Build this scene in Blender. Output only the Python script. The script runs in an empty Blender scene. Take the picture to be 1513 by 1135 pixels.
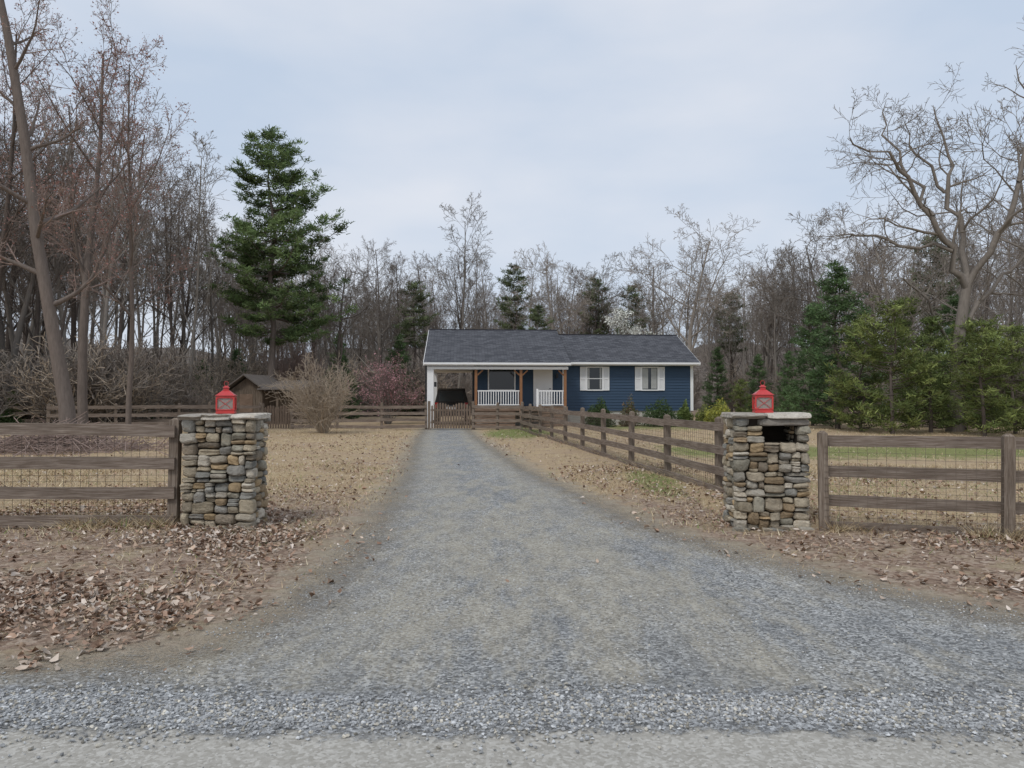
import bpy, math, random
import numpy as np
from mathutils import Vector, Matrix
R=random.Random(7); NR=np.random.default_rng(7)
scn=bpy.context.scene
rad=math.radians
# ------------------------------------------------------------ helpers
def link(o,parent=None):
    scn.collection.objects.link(o)
    if parent: o.parent=parent
    return o
def empty(name,loc=(0,0,0),rz=0):
    e=bpy.data.objects.new(name,None); e.empty_display_size=.3
    e.location=loc; e.rotation_euler=(0,0,rz); return link(e)
def npmesh(name,V,groups,mats,col=None,smooth=False):
    me=bpy.data.meshes.new(name)
    V=np.asarray(V,dtype=np.float32)
    me.vertices.add(len(V)); me.vertices.foreach_set('co',V.ravel())
    loops=[];starts=[];mi=[];s=0
    for F,m in groups:
        F=np.asarray(F,dtype=np.int32)
        if len(F)==0: continue
        k=F.shape[1]
        loops.append(F.ravel()); starts.append(s+np.arange(len(F))*k); s+=F.size
        mi.append(np.full(len(F),m) if np.isscalar(m) else np.asarray(m))
    loops=np.concatenate(loops); starts=np.concatenate(starts); mi=np.concatenate(mi).astype(np.int32)
    me.loops.add(len(loops)); me.loops.foreach_set('vertex_index',loops)
    me.polygons.add(len(starts)); me.polygons.foreach_set('loop_start',starts.astype(np.int32))
    me.polygons.foreach_set('material_index',mi)
    me.polygons.foreach_set('use_smooth',np.full(len(starts),bool(smooth)))
    me.update(calc_edges=True)
    if col is not None:
        a=me.color_attributes.new(name='Col',type='FLOAT_COLOR',domain='POINT')
        c=np.ones((len(V),4),dtype=np.float32); c[:,:3]=col
        a.data.foreach_set('color',c.ravel())
    for m in mats: me.materials.append(m)
    me.validate()
    return me
def obj(name,me,parent=None,loc=(0,0,0),rz=0):
    o=bpy.data.objects.new(name,me); o.location=loc; o.rotation_euler=(0,0,rz)
    return link(o,parent)
BOXF=np.array([[0,3,2,1],[4,5,6,7],[0,1,5,4],[1,2,6,5],[2,3,7,6],[3,0,4,7]])
class MB:
    def __init__(s): s.v=[];s.f4=[];s.m4=[];s.f3=[];s.m3=[];s.n=0
    def add(s,vs,quads=(),tris=(),m=0):
        b=s.n; s.v.extend([tuple(v) for v in vs]); s.n+=len(vs)
        for q in quads: s.f4.append([b+i for i in q]); s.m4.append(m)
        for q in tris: s.f3.append([b+i for i in q]); s.m3.append(m)
    def box(s,x0,x1,y0,y1,z0,z1,m=0,tilt=None):
        vs=[(x0,y0,z0),(x1,y0,z0),(x1,y1,z0),(x0,y1,z0),(x0,y0,z1),(x1,y0,z1),(x1,y1,z1),(x0,y1,z1)]
        if tilt: vs=[tilt(v) for v in vs]
        s.add(vs,BOXF,m=m)
    def frustum(s,cx,cy,z0,z1,a0,b0,a1,b1,m=0):
        vs=[(cx-a0,cy-b0,z0),(cx+a0,cy-b0,z0),(cx+a0,cy+b0,z0),(cx-a0,cy+b0,z0),(cx-a1,cy-b1,z1),(cx+a1,cy-b1,z1),(cx+a1,cy+b1,z1),(cx-a1,cy+b1,z1)]
        s.add(vs,BOXF,m=m)
    def beam(s,p,q,w,m=0,h=None):
        p=Vector(p);q=Vector(q);d=(q-p).normalized()
        a=d.cross(Vector((0,0,1)))
        if a.length<.05: a=d.cross(Vector((1,0,0)))
        a.normalize(); b=a.cross(d); h=h or w
        vs=[]
        for c in (p,q):
            for sa,sb in((-1,-1),(1,-1),(1,1),(-1,1)): vs.append(c+a*sa*w/2+b*sb*h/2)
        s.add(vs,BOXF,m=m)
    def cyl(s,c,r,h,axis='z',n=16,m=0,r2=None):
        r2=r if r2 is None else r2; vs=[]
        for k,rr in((0,r),(1,r2)):
            for i in range(n):
                a=2*math.pi*i/n; x,y=rr*math.cos(a),rr*math.sin(a)
                if axis=='z': vs.append((c[0]+x,c[1]+y,c[2]+h*k))
                elif axis=='x': vs.append((c[0]+h*k,c[1]+x,c[2]+y))
                else: vs.append((c[0]+x,c[1]+h*k,c[2]+y))
        vs.append((sum(v[0] for v in vs[:n])/n,sum(v[1] for v in vs[:n])/n,sum(v[2] for v in vs[:n])/n))
        vs.append((sum(v[0] for v in vs[n:2*n])/n,sum(v[1] for v in vs[n:2*n])/n,sum(v[2] for v in vs[n:2*n])/n))
        q=[(i,(i+1)%n,n+(i+1)%n,n+i) for i in range(n)]
        t=[((i+1)%n,i,2*n) for i in range(n)]+[(n+i,n+(i+1)%n,2*n+1) for i in range(n)]
        s.add(vs,q,t,m)
    def mesh(s,name,mats,smooth=False):
        g=[]
        if s.f4: g.append((s.f4,s.m4))
        if s.f3: g.append((s.f3,s.m3))
        return npmesh(name,s.v,g,mats,smooth=smooth)
    def obj(s,name,mats,parent=None,loc=(0,0,0),rz=0,bevel=0,smooth=False):
        o=obj(name,s.mesh(name,mats,smooth),parent,loc,rz)
        if bevel:
            b=o.modifiers.new('b','BEVEL'); b.width=bevel; b.segments=2; b.limit_method='ANGLE'
        return o
# ------------------------------------------------------------ materials
class NM:
    def __init__(s,name,rough=.8,spec=.3):
        s.m=bpy.data.materials.new(name); s.m.use_nodes=True; s.t=s.m.node_tree
        s.b=s.t.nodes['Principled BSDF']; s.b.inputs['Roughness'].default_value=rough
        s.b.inputs['Specular IOR Level'].default_value=spec
    def n(s,ty,**k):
        x=s.t.nodes.new(ty)
        for a,v in k.items(): setattr(x,a,v)
        return x
    def L(s,a,b): s.t.links.new(a,b)
    def set(s,sock,v):
        if hasattr(v,'is_linked') or hasattr(v,'links'): s.L(v,sock)
        else: sock.default_value=v if not isinstance(v,tuple) or len(v)!=3 or sock.type!='RGBA' else (*v,1)
    def coord(s,kind='Object',scale=(1,1,1)):
        c=s.n('ShaderNodeTexCoord'); mp=s.n('ShaderNodeMapping'); s.L(c.outputs[kind],mp.inputs[0]); mp.inputs['Scale'].default_value=scale
        return mp.outputs[0]
    def noise(s,co,sc,det=5,ro=.6,out='Fac'):
        x=s.n('ShaderNodeTexNoise'); s.L(co,x.inputs['Vector']); x.inputs['Scale'].default_value=sc; x.inputs['Detail'].default_value=det; x.inputs['Roughness'].default_value=ro
        return x.outputs[out]
    def vor(s,co,sc,out='Color',feat='F1'):
        x=s.n('ShaderNodeTexVoronoi',feature=feat); s.L(co,x.inputs['Vector']); x.inputs['Scale'].default_value=sc
        return x.outputs[out]
    def ramp(s,f,stops):
        x=s.n('ShaderNodeValToRGB'); s.L(f,x.inputs[0]); e=x.color_ramp.elements
        while len(e)<len(stops): e.new(.5)
        for i,(p,c) in enumerate(stops):
            e[i].position=p; e[i].color=(*c,1) if isinstance(c,tuple) else (c,c,c,1)
        return x.outputs[0]
    def mix(s,f,a,b,bt='MIX'):
        x=s.n('ShaderNodeMixRGB',blend_type=bt); s.set(x.inputs[0],f); s.set(x.inputs[1],a); s.set(x.inputs[2],b); return x.outputs[0]
    def math(s,op,a,b=0.,clamp=False):
        x=s.n('ShaderNodeMath',operation=op,use_clamp=clamp); s.set(x.inputs[0],a); s.set(x.inputs[1],b); return x.outputs[0]
    def attr(s,name='Col'):
        x=s.n('ShaderNodeAttribute',attribute_name=name); return x.outputs['Color']
    def sep(s,c):
        x=s.n('ShaderNodeSeparateColor'); s.L(c,x.inputs[0]); return x.outputs
    def bump(s,h,st=.5,dist=.02):
        x=s.n('ShaderNodeBump'); x.inputs['Strength'].default_value=st; x.inputs['Distance'].default_value=dist; s.L(h,x.inputs['Height']); s.L(x.outputs[0],s.b.inputs['Normal'])
    def col(s,c): s.set(s.b.inputs['Base Color'],c); return s
def simple(name,c,rough=.7,spec=.3,var=.15,sc=8,metal=0):
    m=NM(name,rough,spec); co=m.coord()
    n=m.noise(co,sc,4)
    m.col(m.mix(n,tuple(x*(1-var) for x in c),tuple(min(1,x*(1+var)) for x in c)))
    m.b.inputs['Metallic'].default_value=metal
    return m.m
def wood(name,scale,c0,c1,c2,knot=.5):
    m=NM(name,.9,.1); co=m.coord('Object',scale)
    n=m.noise(co,2.2,7,.7); n2=m.noise(m.coord('Object',tuple(min(x,3) for x in scale)),1.1,4)
    c=m.ramp(n,[(.3,c0),(.46,c1),(.7,c2)])
    c=m.mix(m.ramp(n2,[(.4,0.),(.7,knot)]),c,tuple(x*.5 for x in c1))
    m.col(c); m.bump(n,.25,.004); return m.m
mRail=wood('weathered_rail',(1.6,34,40),(.075,.055,.043),(.19,.148,.118),(.36,.305,.255))
mPost=wood('weathered_post',(32,32,1.6),(.07,.053,.042),(.18,.14,.108),(.33,.28,.23))
mPicket=wood('picket_wood',(24,24,1.3),(.07,.05,.038),(.17,.125,.095),(.27,.21,.16))
mDeck=wood('deck_wood',(1.5,24,24),(.1,.065,.045),(.21,.145,.105),(.32,.24,.18))
mWire=simple('wire_steel',(.16,.13,.1),.6,.3,.1,5,.3)
def attrmat(name,rough=.85,transl=0,var=.35,sc=30,spec=.15,bump=0):
    m=NM(name,rough,spec); co=m.coord(); n=m.noise(co,sc,2)
    c=m.mix(1.0,m.attr(),m.ramp(n,[(.2,1-var),(.8,1.)]),'MULTIPLY')
    m.col(c)
    if transl:
        t=m.n('ShaderNodeBsdfTranslucent'); m.L(c,t.inputs['Color']); ms=m.n('ShaderNodeMixShader'); ms.inputs[0].default_value=transl
        out=m.t.nodes['Material Output']; m.L(m.b.outputs[0],ms.inputs[1]); m.L(t.outputs[0],ms.inputs[2]); m.L(ms.outputs[0],out.inputs[0])
    return m.m
mFol=attrmat('evergreen_needles',.7,.3,.3,3)
mLeaf=attrmat('dead_leaves',.85,0,.3,25)
mGrass=attrmat('dry_grass_blades',.9,0,.2,5)
def stonemat():
    m=NM('field_stone',.92,.1); co=m.coord()
    n=m.noise(co,11,8,.75); n2=m.noise(co,70,4); n3=m.noise(m.coord('Object',(1,1,3)),6,5,.7)
    c=m.mix(1.,m.attr(),m.ramp(n,[(.25,.48),(.5,.97),(.75,1.3)]),'MULTIPLY')
    c=m.mix(m.ramp(n3,[(.56,0.),(.72,.45)]),c,(.40,.29,.17))
    c=m.mix(m.ramp(n2,[(.58,0.),(.78,.35)]),c,(.14,.12,.1))
    m.col(c); h=m.math('ADD',n,m.math('MULTIPLY',n2,.3)); m.bump(h,.9,.05); return m.m
mStone=stonemat()
mMortar=simple('shadow_mortar',(.035,.028,.022),.95,.1,.4,20)
def bark(name,c0,c1,sc=(6,6,1),det=4):
    m=NM(name,.95,.05); co=m.coord('Object',sc); n=m.noise(co,2.5,det,.7)
    c=m.mix(n,c0,c1); oi=m.n('ShaderNodeObjectInfo')
    k=m.math('ADD',m.math('MULTIPLY',oi.outputs['Random'],.6),.7)
    cc=m.n('ShaderNodeCombineColor'); 
    for i in range(3): m.L(k,cc.inputs[i])
    m.col(m.mix(1.,c,cc.outputs[0],'MULTIPLY')); 
    if det>3: m.bump(n,.4,.03)
    return m.m
mBark=bark('bark_grey',(.14,.122,.105),(.33,.295,.26))
mBarkL=bark('bark_light',(.16,.142,.122),(.37,.335,.295))
mBarkO=bark('bark_oak',(.085,.073,.062),(.24,.21,.18))
mBarkD=bark('bark_dark',(.065,.053,.046),(.19,.157,.135))
mTwig=bark('twig_brown',(.2,.172,.145),(.3,.262,.225),det=1)
mTwigM=bark('twig_mid',(.21,.17,.145),(.3,.25,.215),det=1)
mTwigR=bark('twig_reddish',(.19,.14,.12),(.28,.215,.185),det=1)
mTwigL=bark('twig_pale',(.21,.185,.155),(.33,.292,.255),det=1)
mTwigO=bark('twig_oak',(.13,.112,.095),(.21,.182,.155),det=1)
mTwigS=bark('twig_straw',(.3,.245,.185),(.44,.365,.285),det=1)
mBud=simple('red_buds',(.36,.19,.16),.8,.2,.4,6)
# ------------------------------------------------------------ layout functions
F=1100.; CX=756.5; HZ=586.
def wx(px,d): return (px-CX)*d/F
def wz(py,d): return 1.6+(HZ-py)*d/F
Ld=[4.1,4.3,4.55,4.85,5.6,8.2,15.4,28,37.5]; Lx=[-4.6,-2.8,-2.15,-1.9,-1.66,-1.62,-2.25,-3.6,-4.4]
Rd=[4.1,4.6,4.83,6,7.4,9.07,12.2,16.9,28,37.5]; Rx=[9.5,5.2,4.2,3.1,2.4,1.68,1.08,.22,-1.25,-2.2]
def sm(a,b,x): t=np.clip((x-a)/(b-a),0,1); return t*t*(3-2*t)
ed=np.linspace(4.1,37.5,400)
EP=np.concatenate([np.stack([np.interp(ed,Ld,Lx),ed],1),np.stack([np.interp(ed,Rd,Rx),ed],1),
   np.stack([np.linspace(-60,-4.6,300),np.full(300,4.15)],1),np.stack([np.linspace(9.5,60,300),np.full(300,4.15)],1)])
def sdist(x,y):
    x=np.atleast_1d(x);y=np.atleast_1d(y); out=np.empty(len(x))
    for i in range(0,len(x),4000):
        d=np.sqrt((x[i:i+4000,None]-EP[None,:,0])**2+(y[i:i+4000,None]-EP[None,:,1])**2).min(1); out[i:i+4000]=d
    ins=((x>np.interp(y,Ld,Lx))&(x<np.interp(y,Rd,Rx))&(y<37.5)&(y>=4.1))|(y<4.15)
    return np.where(ins,-out,out)
AZp=np.array([-900,-300,0,200,330,450,600,900,1100,1250,1400,1513,1800,2400]); AZd=np.array([26,30,33,38,46,56,62,64,58,50,44,41,36,30])
def fedge(x,y):
    px=np.where(y>1,CX+F*x/np.maximum(y,1),-900); return np.interp(px,AZp,AZd)
def vnoise(x,y,s,seed=0):
    r=np.random.default_rng(seed); z=0
    for k in range(5):
        a=r.uniform(0,6.28); f=s*r.uniform(.6,1.6); z=z+np.sin((x*math.cos(a)+y*math.sin(a))*f+r.uniform(0,6.28))
    return z/5
def hgt(x,y,sd):
    b=sm(.75,2.2,sd)
    return b*(.045+.03*vnoise(x,y,2.2,3)+.015*vnoise(x,y,7,4))*sm(60,20,np.abs(x)+0*y)
# ------------------------------------------------------------ ground
def axis(a,b,st,lim):
    c=list(np.arange(a,b+st/2,st)); s=st; x=c[-1]
    while x<lim: s*=1.18; x+=s; c.append(x)
    s=st; x=c[0]; pre=[]
    while x>-lim: s*=1.18; x-=s; pre.append(x)
    return np.array(pre[::-1]+c)
gx=axis(-10,10,.14,1200); gy=axis(3.,40,.15,1200)
GX,GY=np.meshgrid(gx,gy); x=GX.ravel(); y=GY.ravel()
near=(np.abs(x)<62)&(y<60)&(y>-10)
sd=np.full(len(x),20.); sd[near]=sdist(x[near],y[near])
z=np.where(near,hgt(x,y,sd),0)
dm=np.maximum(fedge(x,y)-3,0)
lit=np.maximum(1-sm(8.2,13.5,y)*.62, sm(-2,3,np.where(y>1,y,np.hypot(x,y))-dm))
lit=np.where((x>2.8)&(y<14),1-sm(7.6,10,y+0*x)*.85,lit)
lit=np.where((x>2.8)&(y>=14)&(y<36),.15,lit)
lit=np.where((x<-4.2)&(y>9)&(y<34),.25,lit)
dirt=.8-sm(-.1,1.1,sd)*.8
gr=1.1*np.exp(-((x-0.3)/1.7)**2-((y-32)/4.5)**2)+.85*sm(3.5,5,x)*(np.exp(-((y-21)/3)**2)+.8*np.exp(-((y-38)/5)**2)*sm(16,11,x))+.5*np.exp(-((x-2.6)/.5)**2-((y-14)/2.5)**2)*2+.28*sm(3.4,4,x)*np.exp(-((y-12)/2)**2)
nx,ny=len(gx),len(gy)
ii=np.arange(nx*ny).reshape(ny,nx)
Fq=np.stack([ii[:-1,:-1],ii[:-1,1:],ii[1:,1:],ii[1:,:-1]],-1).reshape(-1,4)
def dirtcol(m,co):
    n=m.noise(co,5,7,.75); n2=m.noise(co,90,3)
    c=m.ramp(n,[(.3,(.28,.235,.17)),(.5,(.42,.365,.275)),(.7,(.52,.465,.365))])
    return m.mix(m.ramp(n2,[(.4,0.),(.65,.6)]),c,(.25,.205,.155))
m=NM('ground_mat',.95,.08); co=m.coord()
s=m.sep(m.attr())
nb=m.noise(co,.55,5,.7); nf=m.noise(co,9,7,.75); nff=m.noise(co,45,4,.7)
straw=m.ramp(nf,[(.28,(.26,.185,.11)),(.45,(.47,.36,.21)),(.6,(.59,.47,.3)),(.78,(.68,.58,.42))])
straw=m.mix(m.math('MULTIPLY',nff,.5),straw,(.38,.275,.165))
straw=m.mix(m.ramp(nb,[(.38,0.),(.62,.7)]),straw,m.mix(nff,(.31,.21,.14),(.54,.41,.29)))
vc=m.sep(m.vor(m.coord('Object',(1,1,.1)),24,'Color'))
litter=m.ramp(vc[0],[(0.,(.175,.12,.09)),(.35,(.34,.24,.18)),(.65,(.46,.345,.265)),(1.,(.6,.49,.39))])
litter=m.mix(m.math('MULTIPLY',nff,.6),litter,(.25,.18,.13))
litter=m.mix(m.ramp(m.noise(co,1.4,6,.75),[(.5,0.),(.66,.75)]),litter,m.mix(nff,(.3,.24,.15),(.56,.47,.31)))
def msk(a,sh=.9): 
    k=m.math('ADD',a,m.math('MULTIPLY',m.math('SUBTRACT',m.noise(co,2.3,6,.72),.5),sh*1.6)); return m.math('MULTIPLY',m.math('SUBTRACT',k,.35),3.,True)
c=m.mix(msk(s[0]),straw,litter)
green=m.mix(nf,(.09,.13,.03),(.24,.30,.09))
c=m.mix(m.math('MULTIPLY',msk(s[2]),.75),c,green)
c=m.mix(m.math('MULTIPLY',msk(s[1]),.8),c,dirtcol(m,co))
m.col(c); m.bump(m.math('ADD',nf,nff),.8,.04)
me=npmesh('ground',np.stack([x,y,z],1),[(Fq,0)],[m.m],col=np.stack([lit,dirt,gr],1),smooth=True)
obj('ground',me)
def gravelcol(m,co,lo=(.12,.122,.12),hi=(.62,.62,.6),sc=95,mid=(.31,.31,.3)):
    a=m.noise(co,sc,3,.85); v=m.sep(m.vor(co,sc*.65,'Color'))[0]
    f=m.math('ADD',m.math('MULTIPLY',a,.45),m.math('MULTIPLY',v,.55))
    return m.ramp(f,[(.22,lo),(.5,mid),(.78,hi)]),f
yy=np.concatenate([np.arange(3.5,10,.08),np.arange(10,38,.25)]); K=48
n1=len(yy); TT=np.linspace(0,1,K+1)[None,:]
a=np.interp(yy,Ld,Lx)-.7; b=np.interp(yy,Rd,Rx)+.7
XX=a[:,None]+(b-a)[:,None]*TT; YY=np.repeat(yy[:,None],K+1,1)
S_=-sdist(XX.ravel(),YY.ravel()); XX=XX.ravel();YY=YY.ravel()
ctr=np.interp(YY,[4,9,17,28,38],[.1,.05,-1.0,-2.4,-3.3]); fl=1+np.maximum(0,(7-YY))*.28
tr=np.exp(-((np.abs(XX-ctr)-.75*fl)/.3)**2)
mid_=np.exp(-((XX-ctr)/(1.0*fl))**2)*np.clip((15-YY)/7,0,1)*np.clip((YY-4)/1.5,0,1)
C=np.stack([np.clip(S_*.5+.5,0,1),tr,mid_],1)
ii=np.arange(n1*(K+1)).reshape(n1,K+1)
Fq=np.stack([ii[:-1,:-1],ii[:-1,1:],ii[1:,1:],ii[1:,:-1]],-1).reshape(-1,4)
m=NM('driveway_gravel',.95,.1); co=m.coord()
s=m.sep(m.attr()); gc,gf=gravelcol(m,co)
big=m.noise(m.coord('Object',(1.8,.55,1)),1.3,9,.78); big2=m.noise(m.coord('Object',(1.2,.6,1)),.9,7,.74); big3=m.noise(m.coord('Object',(1.6,.6,1)),4.,7,.8)
tan=m.mix(gf,(.22,.2,.16),(.6,.56,.47))
dk=m.mix(gf,(.07,.073,.076),(.44,.45,.45))
gc=m.mix(m.ramp(big2,[(.42,.0),(.58,.8)]),gc,dk)
gc=m.mix(m.ramp(m.math('ADD',big,m.math('MULTIPLY',s[2],.1)),[(.48,0.),(.62,.85)]),gc,tan)
gc=m.mix(m.math('MULTIPLY',m.math('MULTIPLY',s[1],big),.95),gc,tan)
gc=m.mix(1.,gc,m.ramp(big3,[(.3,.7),(.5,.97),(.72,1.15)]),'MULTIPLY')
e=m.math('ADD',m.math('MULTIPLY',m.math('SUBTRACT',s[0],.5),2.),m.math('MULTIPLY',m.math('SUBTRACT',m.noise(co,2.2,9,.78),.5),1.1))
gc=m.mix(m.math('MULTIPLY',m.math('SUBTRACT',e,-.05),1.4,True),m.mix(.5,gc,dirtcol(m,co)),gc)
m.col(gc); m.bump(m.math('ADD',gf,m.noise(co,4,4)),.9,.025)
grain=m.math('MULTIPLY',m.math('SUBTRACT',m.noise(co,45,4,.75),.5),1.9)
al=m.math('MULTIPLY',m.math('ADD',m.math('ADD',e,.15),grain),2.2,True)
m.L(al,m.b.inputs['Alpha'])
obj('gravel_driveway',npmesh('gravel_driveway',np.stack([XX,YY,np.full(len(XX),.004)],1),[(Fq,0)],[m.m],col=C,smooth=True))
# road
m=NM('road_mat',.95,.1); co=m.coord(); gc,gf=gravelcol(m,co)
t=m.noise(m.coord('Object',(.4,2.5,1)),1.6,7,.7)
gc=m.mix(.66,gc,m.mix(t,(.32,.295,.25),(.46,.43,.37)))
m.col(gc); m.bump(gf,.35,.008)
mb=MB(); mb.add([(-70,-6,.008),(70,-6,.008),(70,3.62,.008),(-70,3.62,.008)],[(0,1,2,3)]); mb.obj('gravel_road',[m.m])
m=NM('shoulder_mat',.95,.1); co=m.coord(); gc,gf=gravelcol(m,co,(.14,.14,.14),(.62,.63,.63),90,(.34,.345,.345))
s=m.sep(m.attr()); m.col(gc); m.bump(gf,.9,.03)
al=m.math('MULTIPLY',m.math('ADD',m.math('SUBTRACT',s[0],.45),m.math('MULTIPLY',m.math('SUBTRACT',m.noise(co,7,8,.8),.5),2.)),3.,True); m.L(al,m.b.inputs['Alpha'])
V=[];C=[];xs=np.arange(-30,30,.12); prof5=((3.38,0),(3.55,.6),(3.75,1),(3.95,.8),(4.15,.4),(4.5,0))
for xx in xs:
    for yv,aa in prof5: V.append((xx,yv+.03*math.sin(xx*2.1),.0125)); C.append((aa,0,0))
n1=len(xs); Fq=[(6*i+j,6*i+6+j,6*i+7+j,6*i+1+j) for i in range(n1-1) for j in range(5)]
obj('road_shoulder',npmesh('road_shoulder',V,[(Fq,0)],[m.m],col=np.array(C),smooth=True))
# ---- stones
t=(1+5**.5)/2
IV=np.array([(-1,t,0),(1,t,0),(-1,-t,0),(1,-t,0),(0,-1,t),(0,1,t),(0,-1,-t),(0,1,-t),(t,0,-1),(t,0,1),(-t,0,-1),(-t,0,1)])/1.9
IF=np.array([(0,11,5),(0,5,1),(0,1,7),(0,7,10),(0,10,11),(1,5,9),(5,11,4),(11,10,2),(10,7,6),(7,1,8),(3,9,4),(3,4,2),(3,2,6),(3,6,8),(3,8,9),(4,9,5),(2,4,11),(6,2,10),(8,6,7),(9,8,1)])
def scatter_stones(name,P,r,mat):
    n=len(P); sc=NR.uniform(.55,1.25,(n,1,3)); sc[:,:,2]*=.65
    v=IV[None]*sc+NR.normal(0,.16,(n,12,3)); a=NR.uniform(0,6.28,n); ca,sa=np.cos(a)[:,None],np.sin(a)[:,None]
    vx=v[:,:,0]*ca-v[:,:,1]*sa; vy=v[:,:,0]*sa+v[:,:,1]*ca
    v=np.stack([vx,vy,v[:,:,2]],-1)*r[:,None,None]+P[:,None,:]
    f=(IF[None]+12*np.arange(n)[:,None,None]).reshape(-1,3)
    g=NR.choice([.22,.32,.42,.52,.68],n,p=[.12,.25,.3,.22,.11])[:,None]*np.array([.99,1,.995])[None]; w=NR.random(n)<.25; g[w]*=np.array([1.08,1,.86])
    return obj(name,npmesh(name,v.reshape(-1,3),[(f,0)],[mat],col=np.repeat(g,12,0)))
mGrav=attrmat('gravel_stone',.9,0,.3,60)
n=15000; xq=NR.uniform(-4.6,4.6,n); P=np.stack([xq,3.79+.045*np.sin(xq*1.7)+(.12+.04*np.sin(xq*2.9+1))*NR.normal(0,1.15,n),np.zeros(n)],1); r=NR.uniform(.004,.0125,n); P[:,2]=.013+r*.3
n=30000; yb=3.95+6.5*NR.random(n)**1.7; xb=NR.uniform(0,1,n)*(np.interp(yb,Rd,Rx).clip(-9,5)-np.interp(yb,Ld,Lx).clip(-5,9)+.5)+np.interp(yb,Ld,Lx).clip(-5,9)-.25
kk=(vnoise(xb,yb,2.,44)+.35*vnoise(xb,yb,8,45))>NR.uniform(-.5,.4,n); xb,yb=xb[kk],yb[kk]; n=len(xb)
P2=np.stack([xb,yb,np.full(n,.005)],1); r2=.002+.007*NR.random(n)**2.2
n=1500;P3=np.stack([NR.uniform(-4,4,n),NR.uniform(2.6,3.5,n),np.full(n,.009)],1); r3=NR.uniform(.0015,.004,n)
scatter_stones('loose_gravel',np.concatenate([P,P2,P3]),np.concatenate([r,r2,r3]),mGrav)
# ------------------------------------------------------------ dead leaves
def leaves(name,P,size,cols,mat,flat=.35):
    n=len(P); base=np.array([(-.5,0,0),(-.22,.26,.1),(.2,.3,.12),(.5,0,0.02),(.2,-.3,.12),(-.22,-.26,.1),(0,0,-.02)])
    v=np.repeat(base[None],n,0)+NR.normal(0,.06,(n,7,3)); v[:,:,2]*=NR.uniform(-1.2,2.6,(n,1))
    v[:,:,2]+= (v[:,:,0]**2)*NR.uniform(-.6,1.4,(n,1)); v[:,:,1]*=NR.uniform(.5,1.1,(n,1))
    a=NR.uniform(0,6.28,n);t=NR.normal(0,flat,n);b=NR.normal(0,flat,n)
    ca,sa=np.cos(t)[:,None],np.sin(t)[:,None]; X,Y,Z=v[:,:,0],v[:,:,1],v[:,:,2]
    X,Z=X*ca-Z*sa,X*sa+Z*ca; ca,sa=np.cos(b)[:,None],np.sin(b)[:,None]; Y,Z=Y*ca-Z*sa,Y*sa+Z*ca
    ca,sa=np.cos(a)[:,None],np.sin(a)[:,None]; X,Y=X*ca-Y*sa,X*sa+Y*ca
    v=np.stack([X,Y,Z],-1)*size[:,None,None]+P[:,None,:]
    t3=np.array([(0,6,1),(1,6,2),(2,6,3),(3,6,4),(4,6,5),(5,6,0)])
    f=(t3[None]+7*np.arange(n)[:,None,None]).reshape(-1,3)
    return obj(name,npmesh(name,v.reshape(-1,3),[(f,0)],[mat],col=np.repeat(cols,7,0),smooth=True))
pal=np.array([(.45,.31,.225),(.55,.405,.30),(.64,.52,.42),(.36,.235,.165),(.24,.155,.11),(.72,.62,.53),(.48,.32,.23),(.6,.5,.41)])
def ground_pts(n,x0,x1,y0,y1,dens):
    x=NR.uniform(x0,x1,n);y=NR.uniform(y0,y1,n);sd=sdist(x,y); k=NR.random(n)<dens(x,y,sd); x,y,sd=x[k],y[k],sd[k]
    return x,y,hgt(x,y,sd)
dl=lambda x,y,sd: np.clip((sd-.25+.55*vnoise(x,y,3,9)+.25*vnoise(x,y,9,10))*1.1,0.04*(sd>-.3),1)*np.where(x<0,1-sm(7.5,12.5,y)*.86,(1-sm(7.0,10.5,y)*.85))*np.where((x>1)&(x<3.6)&(y>9),2.2,1)*np.clip(.6+1.*vnoise(x,y,2.1,12),.07,1)
A=[ground_pts(56000,-7,0,4.3,13,dl),ground_pts(50000,1,8.5,4.6,17,dl),ground_pts(40,-2,3,4.3,20,lambda x,y,sd:(sd<0)*.4),ground_pts(16000,-14,0,12,30,lambda x,y,sd:(sd>0)*np.clip(.35+.6*vnoise(x,y,.9,33),.03,1)),ground_pts(5000,-4,5,14,33,lambda x,y,sd:(sd>0)*np.clip(.3+.6*vnoise(x,y,.9,34),.05,1))]
X=np.concatenate([a[0] for a in A]);Y=np.concatenate([a[1] for a in A]);Z=np.concatenate([a[2] for a in A])
n=len(X); c=pal[NR.integers(0,len(pal),n)]*NR.uniform(.65,1.15,(n,1))
leaves('fallen_leaves',np.stack([X,Y,Z+.012+NR.random(n)*.022],1),.026+.06*NR.random(n)**1.4,c,mLeaf)
# ------------------------------------------------------------ grass blades
def blades(name,x,y,z,h,w,cols,mat,lean=.5):
    n=len(x); a=NR.uniform(0,6.28,n); l=NR.normal(0,lean,(n,2))*h[:,None]
    p=np.stack([x,y,z],1); d=np.stack([np.cos(a)*w,np.sin(a)*w,0*w],1)
    v=np.stack([p-d,p+d,p+np.stack([l[:,0],l[:,1],h],1)],1)
    f=np.arange(3*n).reshape(-1,3)
    return obj(name,npmesh(name,v.reshape(-1,3),[(f,0)],[mat],col=np.repeat(cols,3,0)))
dg=lambda x,y,sd: np.clip((sd-.05+.4*vnoise(x,y,4,5))*1.1,0,1)*np.where(y<8.3,.45,1)*np.clip(.5+.75*vnoise(x,y,2.,21),.08,1)
A=[ground_pts(80000,-12,0,4.6,17,dg),ground_pts(80000,0,14,4.8,17,dg),ground_pts(50000,-20,22,17,36,dg)]
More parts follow.
